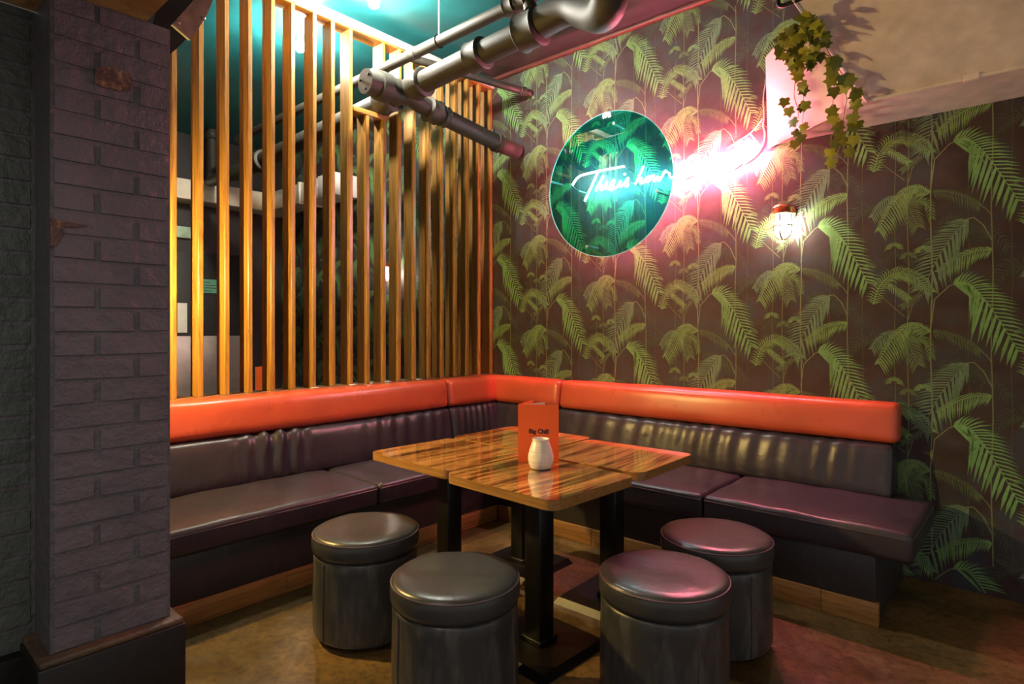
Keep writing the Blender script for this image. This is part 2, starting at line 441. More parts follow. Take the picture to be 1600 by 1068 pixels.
for ci in range(col0, 4):
    sx = 3.339 + ci * PX
    off = 0 if ci % 2 == 0 else PZ / 2
    # stems run the full height
    for dx, ww, cc in ((-.13, .0032, G5), (.124, .0030, shade(G5, .8)[:3]), (-.295, .0018, shade(G5, .6)[:3]), (-.235, .0024, shade(G5, .75)[:3]), (.03, .0012, shade(G5, .45)[:3]), (.20, .0012, shade(G5, .45)[:3])):
        if XA < sx + dx < XB: ribbon([(sx + dx + .004 * math.sin(j * 1.3 + ci), ZT * j / 24) for j in range(25)], ww, ww, cc, 1)
    for rj in range(-1, 7):
        x, z = sx, 1.599 - 2 * PZ + rj * PZ + off - PZ
        if x + .5 < XA or x - .6 > XB: continue
        # soft dark shapes between the leaves
        blob(x - .03, z - .38, .15, .07, GD, .2, .8); blob(x - .30, z - .20, .13, .07, GD, .2, .7); blob(x + .2, z + .14, .10, .10, GD, .2, .6)
        # dark foliage far behind
        frond(x, z, [(.30, .02), (.24, .06), (.17, .03), (.12, -.05)], 16, (.03, .05, .03), (.06, .11, .05), 1.0, 1.0, (.055, .066, .045), .4, .011, .2)
        frond(x, z, [(-.02, .24), (.05, .28), (.13, .25), (.19, .16)], 16, (.03, .04, .03), (.06, .10, .05), 1.0, 1.0, (.06, .07, .05), .5, .011, .2)
        frond(x, z, [(-.10, -.44), (-.04, -.41), (.04, -.45), (.09, -.53)], 16, (.03, .04, .03), (.06, .10, .05), 1.0, 1.0, (.055, .062, .05), .6, .011, .2)
        frond(x, z, [(-.36, .12), (-.30, .17), (-.22, .15), (-.16, .08)], 14, (.03, .04, .03), (.05, .09, .05), 1.0, 1.0, (.052, .06, .048), .7, .011, .2)
        # thin branches
        ribbon([(x - .25, z - .18), (x - .31, z - .12), (x - .375, z - .05)], .0022, .0015, shade(G5, .8)[:3], 1.2)
        ribbon([(x - .235, z - .20), (x - .215, z - .12), (x - .18, z - .04)], .0022, .0015, shade(G5, .8)[:3], 1.2)
        ribbon([(x - .13, z - .22), (x - .115, z - .09), (x - .05, z - .02), (x + .02, z + .003)], .0028, .0022, G5, 3)
        # dome of short leaflets
        frond(x, z, [(-.40, -.11), (-.365, .0), (-.29, .06), (-.20, .03), (-.135, -.05)], 34, (.05, .06, .045), (.05, .08, .05), 1.05, 1.0, G3, 2.5, .008, .25)
        frond(x, z, [(-.33, -.0), (-.28, -.045), (-.235, -.085)], 12, (.03, .045, .03), (.035, .04, .03), .8, .8, G3, 2.6, .007, .2)
        frond(x, z, [(-.17, -.06), (-.22, -.10), (-.26, -.125)], 10, (.03, .04, .03), (.035, .045, .03), .8, .8, G4, 2.2, .007, .2)
        # palm tuft
        frond(x, z, [(-.135, -.265), (-.19, -.225), (-.26, -.245), (-.33, -.34), (-.375, -.44)], 30, (.08, .15, .08), (.02, .035, .03), 1.2, .9, G3, 2.8, .009, .30)
        frond(x, z, [(-.27, -.25), (-.235, -.32), (-.19, -.44)], 20, (.06, .09, .05), (.07, .10, .06), 1.0, 1.0, shade(G4, 1.2)[:3], 2.7, .009, .3)
        frond(x, z, [(-.20, -.30), (-.15, -.32), (-.13, -.40)], 12, (.035, .05, .03), (.03, .04, .03), .9, .9, shade(G3, .7)[:3], 2.3, .008, .3)
        # small tufts
        dome(x - .30, z - .545, .055, shade(G3, .75)[:3], 1.8); dome(x - .165, z - .575, .055, G3, 1.9); dome(x - .235, z - .60, .05, G4, 2.0); dome(x + .235, z - .27, .04, G4, 1.5)
        dome(x - .34, z - .44, .06, shade(G4, .6)[:3], 1.4)
        # feather to the left
        frond(x, z, [(-.255, -.29), (-.31, -.265), (-.37, -.30), (-.41, -.36)], 18, (.06, .10, .05), (.015, .03, .02), 1.2, .9, G2, 1.6, .008, .3)
        # dull hanging leaf off the right of the stem
        frond(x, z, [(-.125, -.26), (-.05, -.275), (.03, -.32), (.075, -.36)], 20, (.02, .03, .02), (.05, .075, .04), .9, 1.0, shade(G4, .85)[:3], 1.5, .008, .2)
        ribbon([(x + .06, z - .345), (x + .10, z - .38), (x + .124, z - .42)], .0022, .0024, shade(G5, .8)[:3], 1.5)
        # big grey-green frond hanging to the left
        frond(x, z, [(.03, .315), (-.03, .25), (-.10, .13), (-.165, -.03)], 12, (.11, .21, .10), (.07, .15, .08), .72, 1.05, G2, 3.2, .019, .16, True, 26, .0085)
        ribbon([(x + .0, z + .315), (x + .05, z + .325), (x + .09, z + .28), (x + .124, z + .20)], .0024, .0026, G5, 3.3)
        frond(x, z, [(.124, .155), (.05, .15), (-.03, .11), (-.10, .055)], 22, (.05, .10, .05), (.02, .04, .02), 1.15, 1.0, G3, 3.5, .009, .15)
        # big bright frond hanging to the right
        frond(x, z, [(-.035, -.01), (.025, -.012), (.09, -.09), (.16, -.22), (.225, -.36)], 27, (.05, .125, .07), (.15, .215, .10), 1.05, .86, G1, 4, .0105, .12, True, 17, .0165)
# clip the print at the sheet's edges
keepV = []; keepF = []; keepC = []
for f in PF:
    P = [PV[i] for i in f]
    if len(keepF) and (min(p[0] for p in P) < XA or max(p[0] for p in P) > XB or min(p[2] for p in P) < .002 or max(p[2] for p in P) > ZT): continue
    k = len(keepV); keepV += P; keepC += [PC[i] for i in f]; keepF.append(tuple(range(k, k + len(P))))
me = bpy.data.meshes.new('wall_right'); me.from_pydata(keepV, [], keepF); me.materials.append(PAPERW)
ca = me.color_attributes.new('print', 'FLOAT_COLOR', 'POINT')
ca.data.foreach_set('color', [x for c in keepC for x in c])
wr = bpy.data.objects.new('wall_right', me); COL.objects.link(wr); struct(wr)
struct(box('wall_right_core', (XA - .2, .001, 0), (6.5, .15, ZC), DARKW))

# ---- brick pillar and brick wall at the left
def bricks(parent, plane, y0, y1, z0, z1, mat, first, dep=.005, chip=()):
    H = .0765; nrow = int((z1 - z0) / H) + 1; cache = {}
    for r_ in range(nrow):
        za = z0 + r_ * H; zb = min(za + H - .004, z1)
        if zb - za < .02: continue
        cuts = []
        y = y1 - (first if r_ % 2 else first + .1125)
        while y > y0 + .03: cuts.append(y); y -= .225
        ed = [y1] + cuts + [y0]
        for a, b in zip(ed[:-1], ed[1:]):
            ya, yb = b + .003, a - .003
            if yb - ya < .02: continue
            bm = bmesh.new(); j = lambda s: random.uniform(-s, s)
            V, Fc = boxvf((plane - .06, ya, za), (plane + dep + j(.0015), yb, zb))
            vs = [bm.verts.new((v[0], v[1] + j(.002), v[2] + j(.002))) for v in V]
            for f in Fc: bm.faces.new([vs[i] for i in f])
            bmesh.ops.bevel(bm, geom=bm.edges[:], offset=.006, segments=3, affect='EDGES')
            bm.verts.index_update()
            V = [v.co.copy() for v in bm.verts]; Fc = [tuple(v.index for v in f.verts) for f in bm.faces]; bm.free()
            o = mo('brick', V, Fc, CHIP if (r_, cuts and a == ed[1]) in chip else mat, parent)
            auto(o, 12)
PILX = 1.36
pil = struct(mo('wall_pillar', *boxvf((1.0, -3.44, .34), (PILX, -3.10, 2.40)), MORTAR))
random.seed(3)
bricks(pil, PILX, -3.44, -3.10, .345, 2.40, BRICK, .105)
box('plinth', (1.0, -3.48, 0), (1.41, -3.065, .325), PLINTHM, pil, .006)
box('plinth_lip', (1.0, -3.475, .322), (1.405, -3.07, .345), PLASTER, pil, .008)
# bare patch where paint has come off, and a chip on the corner
def flake(pts, X, mat, parent):
    P = [onX(p, X) for p in pts]; c = sum(P, Vector()) / len(P)
    V = P + [p + Vector((-.01, 0, 0)) for p in P]; n = len(P)
    return mo('bare_patch', V, [tuple(range(n))] + [(i, (i + 1) % n, n + (i + 1) % n, n + i) for i in range(n)], mat, parent)
flake([(149, 107), (165, 103), (185, 108), (203, 115), (206, 140), (190, 143), (165, 137), (148, 130)], PILX + .0095, CHIP, pil)
flake([(79, 340), (95, 344), (120, 349), (138, 352), (124, 355), (100, 354), (96, 372), (88, 384), (79, 385)], PILX + .0095, CHIP, pil)
wl = struct(mo('wall_left', *boxvf((.95, -8, .20), (1.150, -3.44, 2.40)), MORTAR))
bricks(wl, 1.150, -4.2, -3.445, .30, 2.40, BRICKG, .20)
box('plinth', (.95, -8, 0), (1.20, -3.45, .30), PLINTHM, wl, .006)
# curved steel rib springing from the top of the pillar
rib = empty('steel_rib', (1.0, -3.0, 2.4), 'curved dark steel roof rib with bolted plate above the brick pillar', 'rib')
def platepoly(name, pts, X, th, mat, parent):
    P = [onX(p, X) for p in pts]; n = len(P); V = P + [p + Vector((-th, 0, 0)) for p in P]
    Fc = [tuple(range(n)), tuple(range(2 * n - 1, n - 1, -1))] + [(i, (i + 1) % n, n + (i + 1) % n, n + i) for i in range(n)]
    return mo(name, V, Fc, mat, parent)
RIBG = m_plain('dusty_steel', (.24, .20, .15), .5, .2, .3, 20)
platepoly('web', [(236, 44), (262, 88), (276, 76), (292, 60), (312, 36), (326, 8), (340, -40), (352, -120), (300, -130), (262, -40)], 1.02, .14, BLACK, rib)
pp = platepoly('bolted_plate', [(269, 38), (297, 62), (310, 45), (322, 26), (331, 5), (340, -28), (350, -90), (318, -90), (303, 0)], 1.10, .015, RIBG, rib)
for p in ((279, 36), (318, 29)):
    c = onX(p, 1.10); V, Fc = lathevf([(.008, 0), (.008, .004), (.004, .007)], seg=10)
    mo('bolt', [c + Vector((v.z, v.x, v.y)) for v in V], Fc, STEEL, pp, True)

# ---- boxed bulkhead on the right wall
Cc = onY((1355, 157), -.45); kk = 1.8; nP = Vector((0, -1, -kk)).normalized()
T2 = onP((1290, 68), Cc, nP); Bb = onY((1200, 232), -.002); n2 = (Cc - Bb).cross(T2 - Bb).normalized()
Aa = onP((1196, 90), Bb, n2); T1 = onP((1217, 66), Bb, n2)
Dt = Cc + (T2 - Cc) * ((ZC - Cc.z) / (T2.z - Cc.z))
bk = struct(empty('ceiling_bulkhead', (3.4, -.4, 2.5), None, None))
def plate(name, P, nrm, th, mat, parent):
    P = [Vector(p) for p in P]; n = len(P); V = P + [p + nrm * th for p in P]
    Fc = [tuple(range(n)), tuple(range(2 * n - 1, n - 1, -1))] + [(i, (i + 1) % n, n + (i + 1) % n, n + i) for i in range(n)]
    return mo(name, V, Fc, mat, parent)
inn = -nP
plate('sloping_board', [Cc, Vector((6.4, Cc.y, Cc.z)), Vector((6.4, Dt.y, Dt.z)), Dt], inn, .02, BULKM, bk)
plate('soffit_board', [Vector((Bb.x, -.002, Cc.z)), Vector((6.4, -.002, Cc.z)), Vector((6.4, Cc.y, Cc.z)), Cc], Vector((0, 0, 1)), .02, BULKM, bk)
nn2 = n2 if n2.x > 0 else -n2
plate('end_board', [Bb, Cc, T2, T1, Aa], nn2, .015, WHITEB, bk)
plate('side_board', [Bb, Aa, Vector((Bb.x + .02, -.002, Aa.z))], Vector((1, 0, 0)), .015, WHITEB, bk)
tube('edge_strip', [Cc + (Dt - Cc) * t + nP * .004 for t in (0, .5, 1)], .006, WHITEB, bk, 8)
tube('conduit', [Cc + Vector((.02, -.012, -.005)), Vector((6.3, Cc.y - .012, Cc.z - .005))], .009, BULKM, bk, 8)
cl = onY((1518, 121), Cc.y - .012)
box('conduit_clip', cl - Vector((.03, .014, .014)), cl + Vector((.03, .012, .014)), BULKM, bk, .004)

# ================================================================== slatted screen
SZ0, SZ1 = .957, 3.47
scr = empty('slat_screen', (0, -1.5, SZ0), 'stained timber slat screen standing behind the orange headrest', 'screen')
ys = [-2.740, -2.596, -2.461, -2.31, -2.167, -2.024, -1.879, -1.734, -1.59, -1.448, -1.306, -1.16, -1.022, -.879, -.73, -.589, -.445, -.306, -.158, -.004]
ys = [-3.02, -2.88] + ys
SW, SD = .028, .118
cutz = 2.90
random.seed(5)
for i, y in enumerate(ys):
    j = random.uniform(-.004, .004)
    segs = [(SZ0, SZ1)]
    if abs(y + 1.306) < .01: segs = [(SZ0, cutz)]
    if abs(y + 1.16) < .01: segs = [(SZ0, cutz), (3.318, SZ1)]
    for a, b in segs:
        V, Fc = boxvf((-SD, y - SW + j, a), (0, y + j, b))
        t = random.uniform(-.006, .006)
        V = [(v[0] + (t if v[2] > 2 else 0), v[1] + (t * .5 if v[2] > 2 else 0), v[2]) for v in V]
        o = mo('slat', V, Fc, SLAT, scr)
        bm = bmesh.new(); bm.from_mesh(o.data); bmesh.ops.bevel(bm, geom=bm.edges[:], offset=.0025, segments=1, affect='EDGES'); bm.to_mesh(o.data); bm.free()
BEAMW = m_wood('stained_beam_timber', [(.3, (.20, .08, .015)), (.6, (.42, .21, .045))], 'y', rough=.4)
tb = box('top_beam', (-SD - .005, -3.15, SZ1), (-.001, -.002, 3.535), BEAMW, scr, .003)
box('beam_face', (-.0005, -3.15, 3.480), (.012, -.002, 3.535), BEAMP, scr, .002)
box('noggin', (-SD, -1.44, cutz), (0, -1.135, cutz + .035), BEAMW, scr, .003)
box('sill', (-SD - .03, -3.15, .925), (.01, -.002, SZ0), BACKT, scr, .003)
struct(box('wall_screen_base', (-.12, -3.24, 0), (-.02, -.002, .92), DARKW))
for y in (-1.75, -1.45, -1.15, -.85):
    box('bracket', (-.004, y - .03, SZ0), (.022, y + .02, SZ0 + .004), WHITE, scr, .001)

# ================================================================== banquette
ban = empty('corner_banquette', (.8, -.8, 0), 'built-in corner banquette of dark leather with an orange padded headrest band', 'banquette')
# frame: plinth panels and kick boards
box('plinth_panel', (.70, -3.08, .105), (.745, -.745, .335), PLINF, ban, .006)
box('plinth_panel', (.70, -.745, .105), (3.085, -.70, .325), PLINF, ban, .006)
box('end_panel', (3.05, -.70, .0), (3.085, -.02, .325), PLINF, ban, .004)
for a, b in ((-3.05, -2.345), (-2.343, -1.5), (-1.498, -.76)): box('kick_board', (.72, a, 0.001), (.755, b, .106), KICKY, ban, .002)
for a, b in ((.757, 1.55), (1.552, 2.28), (2.282, 2.86), (2.862, 3.098)): box('kick_board', (a, -.757, 0.001), (b, -.722, .106), KICK, ban, .002)
box('seat_base', (.02, -3.08, .2), (.70, -.02, .33), PLINF, ban)
box('seat_base', (.70, -.70, .2), (3.05, -.02, .32), PLINF, ban)
rs = random.Random(2)
from mathutils import noise as mn
def wr_seat(p, n): return .005 * mn.noise(p * 6) * max(0, n.z) + .004 * mn.noise(Vector((p.x * 9, p.y * 9, 1)))
def seam(name, P, parent, r=.004): return tube(name, P, r, PIPING, parent, 6)
def seatc(lo, hi, n):
    c = cushion('seat_cushion', lo, hi, LEATH, ban, .028, (.0, .0, .012), n, None, wr_seat)
    x0, y0, z0 = lo; x1, y1, z1 = hi; e = .006
    return c
s1 = seatc((.10, -3.09, .338), (.805, -1.808, .462), (8, 22, 2))
s2 = seatc((.10, -1.802, .338), (.805, -.14, .462), (8, 22, 2))
s3 = seatc((.809, -.805, .328), (2.285, -.10, .462), (22, 8, 2))
s4 = seatc((2.291, -.805, .328), (3.235, -.10, .462), (16, 8, 2))
for s, P in ((s1, [(.803, -3.08, .435), (.803, -1.82, .435)]), (s2, [(.803, -1.79, .435), (.803, -.82, .435)]), (s3, [(.82, -.803, .435), (2.28, -.803, .435)]), (s4, [(2.30, -.803, .435), (3.21, -.803, .435), (3.233, -.78, .435), (3.233, -.12, .435)])):
    seam('piping', P, s)
# dark back pads, leaning a little, with gathers near their ends
def lean_x(p): return p + Vector((-(p.z - .45) * .18, 0, 0))
def lean_y(p): return p + Vector((0, (p.z - .45) * .18, 0))
def gather(along, spots):
    def f(p, n):
        s = p.y if along == 'y' else p.x; o = 0
        for c, wdt, amp, fr in spots:
            g = math.exp(-((s - c) / wdt) ** 2)
            o += amp * g * math.sin(s * fr + .8 * math.sin(p.z * 14)) * (.4 + .6 * max(0, min(1, (p.z - .45) / .25)))
        return o * .9 + .004 * mn.noise(p * 5)
    return f
BKZ = (.455, .738)
cushion('back_pad', (.10, -3.09, BKZ[0]), (.255, -.705, BKZ[1]), BACKL, ban, .03, (.018, 0, 0), (2, 110, 8), lean_x, gather('y', [(-2.12, .17, .020, 62), (-1.25, .30, .007, 52), (-.9, .15, .005, 60)]))
cushion('back_pad', (.10, -.699, BKZ[0]), (.25, -.05, BKZ[1]), BACKL, ban, .03, (.014, 0, 0), (2, 50, 8), lean_x, gather('y', [(-.40, .20, .007, 95)]))
cushion('back_pad', (.10, -.215, BKZ[0]), (.845, -.09, BKZ[1]), BACKL, ban, .03, (0, .014, 0), (24, 2, 8), lean_y, gather('x', [(.4, .3, .004, 40)]))
cushion('back_pad', (.851, -.235, BKZ[0]), (3.065, -.09, BKZ[1]), BACKL, ban, .03, (0, .016, 0), (110, 2, 8), lean_y, gather('x', [(2.1, .5, .006, 52), (1.4, .35, .004, 40), (2.75, .2, .004, 70)]))
HZ = (.742, .955)
def hx(p): return p + Vector((-(p.z - .75) * .12, 0, 0))
def hy(p): return p + Vector((0, (p.z - .75) * .12, 0))
hw = lambda p, n: .003 * mn.noise(p * 4)
cushion('headrest_pad', (.045, -3.09, HZ[0]), (.195, -.703, HZ[1]), VINYL, ban, .035, (.016, 0, .004), (3, 60, 6), hx, gather('y', [(-2.12, .05, .004, 110), (-1.0, .04, .003, 120)]))
cushion('headrest_pad', (.045, -.698, HZ[0]), (.190, -.015, HZ[1]), VINYL, ban, .035, (.018, 0, .004), (3, 24, 6), hx, hw)
cushion('headrest_pad', (.10, -.172, HZ[0]), (.848, -.060, HZ[1]), VINYL, ban, .035, (0, .018, .004), (24, 3, 6), hy, hw)
cushion('headrest_pad', (.853, -.178, HZ[0]), (3.085, -.060, HZ[1]), VINYL, ban, .035, (0, .016, .004), (60, 3, 6), hy, hw)
box('light_gap_board', (.10, -.058, .33), (3.05, -.006, .93), PLINF, ban, .003)  # added board, closes the gap where neon light leaked down the wall
box('back_board', (2.95, -.10, .33), (3.06, -.02, .90), PLINF, ban, .004)

# ================================================================== tables
def table(cx, cy, rot, label, sx=.615, sy=.535, zt=.73, th=.038):
    T = empty('cafe_table', (cx, cy, 0), label, 'table', 'four square cafe tables pushed together')
    T.rotation_euler.z = rot
    r = .045; P = []
    for qx, qy, a0 in ((1, 1, 0), (-1, 1, 90), (-1, -1, 180), (1, -1, 270)):
        for k in range(7):
            a = math.radians(a0 + 15 * k); P.append((qx * (sx / 2 - r) + r * math.cos(a), qy * (sy / 2 - r) + r * math.sin(a)))
    n = len(P)
    V = [(x, y, zt - th) for x, y in P] + [(x, y, zt - .0015) for x, y in P]
    e = mo('table_top', V, [tuple(range(n))[::-1], tuple(range(n, 2 * n))] + [(i, (i + 1) % n, n + (i + 1) % n, n + i) for i in range(n)], EDGE, T, local=True)
    auto(e, 40)
    s = .997; V = [(x * s, y * s, zt - .0015) for x, y in P] + [(x * s, y * s, zt) for x, y in P]
    mo('laminate', V, [tuple(range(n))[::-1], tuple(range(n, 2 * n))] + [(i, (i + 1) % n, n + (i + 1) % n, n + i) for i in range(n)], TOPW, e, local=True)
    box('column', (-.045, -.045, .03), (.045, .045, zt - th - .01), BLACK, T, .006, local=True)
    cf = box('column_collar', (-.055, -.055, .03), (.055, .055, .05), BLACK, T, .004, local=True)
    box('top_plate', (-.15, -.15, zt - th - .012), (.15, .15, zt - th - .0005), BLACK, T, .002, local=True)
    V, Fc = boxvf((-.21, -.21, 0.0), (.21, .21, .03)); V = [(x * (.9 if z > .01 else 1), y * (.9 if z > .01 else 1), z) for x, y, z in V]
    b = mo('base_plate', V, Fc, BLACK, T, local=True)
    return T
table(2.046, -1.888, math.radians(-3.0), 'glossy striped wood cafe table carrying the orange menu and white candle jar')
table(1.416, -1.828, math.radians(-2.5), 'glossy striped wood cafe table beside the slat screen side bench')
table(2.050, -1.318, math.radians(1.0), 'glossy striped wood cafe table beside the palm wall bench')
table(1.412, -1.262, math.radians(-1.0), 'glossy striped wood cafe table tucked into the banquette corner')

# ================================================================== stools
def stool(cx, cy, rot, label, r=.232):
    S = empty('round_stool', (cx, cy, 0), label, 'stool', 'dark leather drum stools round the tables'); S.rotation_euler.z = rot
    prof = [(r * .80, .03), (r * .95, .032), (r * .985, .05), (r * .985, .20), (r * .97, .33), (r * .975, .365), (r * .955, .376), (r * .90, .378)]
    V, Fc = lathevf(prof, seg=64); b = mo('body', V, Fc, STOOLS, S, local=True); auto(b, 60)
    for a in (0.6, 2.7, 4.75):
        c, s = math.cos(a), math.sin(a)
        tube('seam', [(c * r * .988, s * r * .988, .04), (c * r * .989, s * r * .989, .2), (c * r * .974, s * r * .974, .33), (c * r * .979, s * r * .979, .364)], .003, PIPING, b, 6, local=True)
    pr = [(r * .90, .379), (r * .985, .384), (r * 1.005, .400), (r * 1.01, .425), (r * 1.0, .448), (r * .975, .460), (r * .93, .4665), (r * .8, .470), (r * .5, .468), (r * .2, .466), (.002, .4655)]
    V, Fc = lathevf(pr, seg=64)
    rr = random.Random(label)
    V = [Vector((v.x, v.y, v.z + (.0035 * mn.noise(Vector((v.x * 9 + cx * 5, v.y * 9, cy))) if v.z > .44 else 0))) for v in V]
    l = mo('lid', V, Fc, STOOLT, S, local=True); auto(l, 70)
    tube('piping', [(math.cos(t) * r * .993, math.sin(t) * r * .993, .453) for t in [2 * math.pi * k / 48 for k in range(48)]], .0035, PIPING, l, 6, True, local=True)
    for a in (.3, 1.87, 3.44, 5.0):
        V, Fc = lathevf([(.018, 0), (.02, .005), (.016, .031)], (math.cos(a) * r * .72, math.sin(a) * r * .72, 0), 12)
        mo('foot', V, Fc, BLACK, S, local=True)
    return S
stool(1.383, -2.300, 4.2, 'round dark leather stool by the left bench, its lid glossy and cool-toned')
stool(2.060, -2.388, 3.9, 'round scuffed leather stool standing before the table with the menu')
stool(2.617, -1.872, 3.0, 'round leather stool with creased pinkish lid beside the menu table')
stool(2.592, -1.346, 1.0, 'round leather stool with rosy worn lid in front of the palm wall bench')

# ================================================================== menu and candle jar on the table
ZT_ = .7302
m0 = onZ((809.5, 720.5), ZT_); m1 = onZ((873, 722.5), ZT_); hM = .268
mn_ = empty('folded_menu', m0, 'orange folded menu card standing open on the table', 'menu')
dv = (m1 - m0); dv.z = 0; wdt = dv.length; dv.normalize(); nv = Vector((dv.y, -dv.x, 0))
if nv.dot(CAM - m0) < 0: nv = -nv
plate('front_cover', [m0, m0 + dv * wdt, m0 + dv * wdt + UP * hM, m0 + UP * hM], -nv, .0016, MENU, mn_)
a2 = math.radians(74); d2 = Vector((dv.x * math.cos(a2) - dv.y * math.sin(a2), dv.x * math.sin(a2) + dv.y * math.cos(a2), 0))
if d2.dot(nv) > 0: d2 = Vector((dv.x * math.cos(a2) + dv.y * math.sin(a2), -dv.x * math.sin(a2) + dv.y * math.cos(a2), 0))
b0 = m0 - nv * .002
plate('back_cover', [b0, b0 + d2 * wdt, b0 + d2 * wdt + UP * hM, b0 + UP * hM], -nv, .0016, MENU, mn_)
d3 = (dv * .35 + d2 * .65).normalized()
plate('inner_sheet', [b0 + UP * .004 + d3 * .01, b0 + d3 * wdt * .92 + UP * .004, b0 + d3 * wdt * .92 + UP * (hM - .004), b0 + d3 * .01 + UP * (hM - .004)], -nv, .0006, PAPER, mn_)
def text(body, centre, width, mat, parent, name, bold=0, xs=1.0):
    cu = bpy.data.curves.new('t', 'FONT'); cu.body = body; cu.align_x = 'CENTER'; cu.size = 1; cu.offset = bold; cu.extrude = 0.0; cu.resolution_u = 3
    o = bpy.data.objects.new('t', cu); COL.objects.link(o)
    bpy.context.view_layer.update()
    me = bpy.data.meshes.new_from_object(o.evaluated_get(bpy.context.evaluated_depsgraph_get()))
    bpy.data.objects.remove(o)
    xsv = [v.co.x for v in me.vertices]; sc = width / (max(xsv) - min(xsv))
    V = [centre + dv * (v.co.x * sc * xs) + UP * (v.co.y * sc) + nv * .0006 for v in me.vertices]
    return mo(name, V, [tuple(p.vertices) for p in me.polygons], mat, parent)
tc = m0 + dv * wdt * .51 + UP * hM * .50
text('Big Chill', tc, .092, INK, mn_, 'lettering', .042)
# slab serifs on the upright strokes
for fx in (-.47, -.20, .16, .31, .385, .46):
    for fz, s in ((.0, 1), (.0125, 1)):
        c = tc + dv * (.088 * fx) + UP * fz
        if abs(fx + .20) < .01: continue
        P = [c - dv * .0036, c + dv * .0036, c + dv * .0036 + UP * .0016, c - dv * .0036 + UP * .0016]
        mo('lettering_serif', [p + nv * .0007 for p in P], [(0, 1, 2, 3)], INK, mn_)
for k in range(16):
    c = tc - UP * .012 + dv * (-.044 + .0055 * k)
    mo('lettering_rule', [p + nv * .0006 for p in (c, c + dv * .0042, c + dv * .0042 + UP * .0016, c + UP * .0016)], [(0, 1, 2, 3)], INK, mn_)
jc = onZ((845, 731), ZT_)
jar = empty('candle_jar', jc, 'white ribbed ceramic candle jar in front of the menu', 'candle jar')
pf = []
outer = [(.036, 0), (.047, .004), (.054, .02), (.0575, .04), (.056, .06), (.050, .085), (.043, .105), (.0375, .120), (.0370, .127), (.0385, .131)]
for i in range(len(outer) - 1):
    for k in range(5):
        t = k / 5; r0 = outer[i][0] * (1 - t) + outer[i + 1][0] * t; z0 = outer[i][1] * (1 - t) + outer[i + 1][1] * t
        pf.append((r0 + (.0007 * math.sin(z0 * 900) if .02 < z0 < .11 else 0), z0))
pf += [(.0385, .131), (.0365, .1325), (.034, .130), (.034, .11), (.040, .085), (.044, .05), (.03, .03), (.004, .03)]
V, Fc = lathevf(pf, seg=40); mo('jar_body', V, Fc, CERAM, jar, True, local=True)
V, Fc = lathevf([(.018, .03), (.02, .031), (.02, .045), (.018, .047), (.003, .046)], seg=20); mo('tealight', V, Fc, PAPER, jar, True, local=True)

# ================================================================== green disc and neon lettering
YN, YD = -.085, -.145
dcen = onY((948, 288), YD); rx = .525
disc = empty('green_disc', dcen, 'round transparent green acrylic disc standing off the palm wall', 'disc')
n = 96; V = []; Fc = []
for yy in (-.003, .003):
    for k in range(n):
        t = 2 * math.pi * k / n; V.append((math.cos(t) * rx, yy, math.sin(t) * rx))
V2 = [V[k] for k in range(n)]
pm = mo('pane', V2, [tuple(range(n))], DISC, disc, local=True)
if pm.data.polygons[0].normal.y > 0: pm.data.flip_normals()
tube('rim', [(math.cos(2 * math.pi * k / n) * rx, 0, math.sin(2 * math.pi * k / n) * rx) for k in range(n)], .0035, RIM, disc, 6, True, local=True)
for p in ((862, 284), (918, 385), (1027, 299), (960, 193)):
    q = onY(p, YD); q2 = Vector((q.x, -.004, q.z))
    tube('standoff', [q + Vector((0, -.012, 0)), q2], .0095, STEEL, disc, 12)
neon = empty('neon_sign', Vector((1.5, YN, 2.4)), 'pink neon script sign reading across the palm wall behind the green disc', 'neon sign')
def stroke(pts, off, sc, nm='tube', mat=NEONM, r=.0075, y=YN, sm=True):
    P = [onY((off[0] + p[0] * sc, off[1] + p[1] * sc), y) for p in pts]
    return tube(nm, catmull(P, 5) if sm else P, r, mat, neon, 8)
o1, k1 = (880, 230), .1125
stroke([(130, 530), (150, 490), (195, 430), (270, 385), (500, 330), (845, 265)], o1, k1)
stroke([(480, 350), (395, 540), (300, 745)], o1, k1, sm=False)
stroke([(560, 390), (505, 500), (448, 605), (478, 550), (510, 512), (528, 520), (512, 565), (528, 590), (570, 555), (612, 480), (590, 545), (600, 575), (640, 545), (690, 470), (712, 462), (690, 520), (695, 565), (660, 590), (640, 578), (700, 575), (750, 545), (800, 470), (775, 530), (800, 545), (850, 500), (905, 425), (890, 490), (900, 530), (862, 542)], o1, k1)
stroke([(845, 378), (862, 368)], o1, k1, sm=False)
stroke([(1115, 262), (1060, 390), (1000, 515), (1040, 450), (1078, 425), (1085, 450), (1068, 490), (1090, 500), (1130, 470), (1165, 420), (1205, 405), (1215, 440), (1175, 475), (1140, 465), (1150, 430), (1200, 420), (1262, 395), (1250, 440), (1275, 465), (1320, 400), (1310, 440), (1335, 455), (1380, 390), (1415, 330), (1440, 345)], o1, k1)
o2, k2 = (1000, 180), .1375
stroke([(330, 650), (345, 700), (375, 705), (410, 640), (415, 690), (450, 690), (490, 620), (520, 650), (560, 640), (580, 605), (550, 600), (525, 650), (545, 680), (600, 640), (640, 600)], o2, k2)
stroke([(830, 520), (800, 500), (755, 560), (760, 620), (800, 620), (850, 560), (900, 430), (860, 600), (900, 530), (930, 530), (920, 590), (960, 560), (1000, 500), (985, 560), (1030, 540), (1100, 380), (1120, 350), (1060, 520), (1100, 510), (1180, 340), (1230, 280), (1150, 470), (1190, 450), (1290, 340)], o2, k2)
stroke([(1000, 470), (1010, 455)], o2, k2, sm=False)
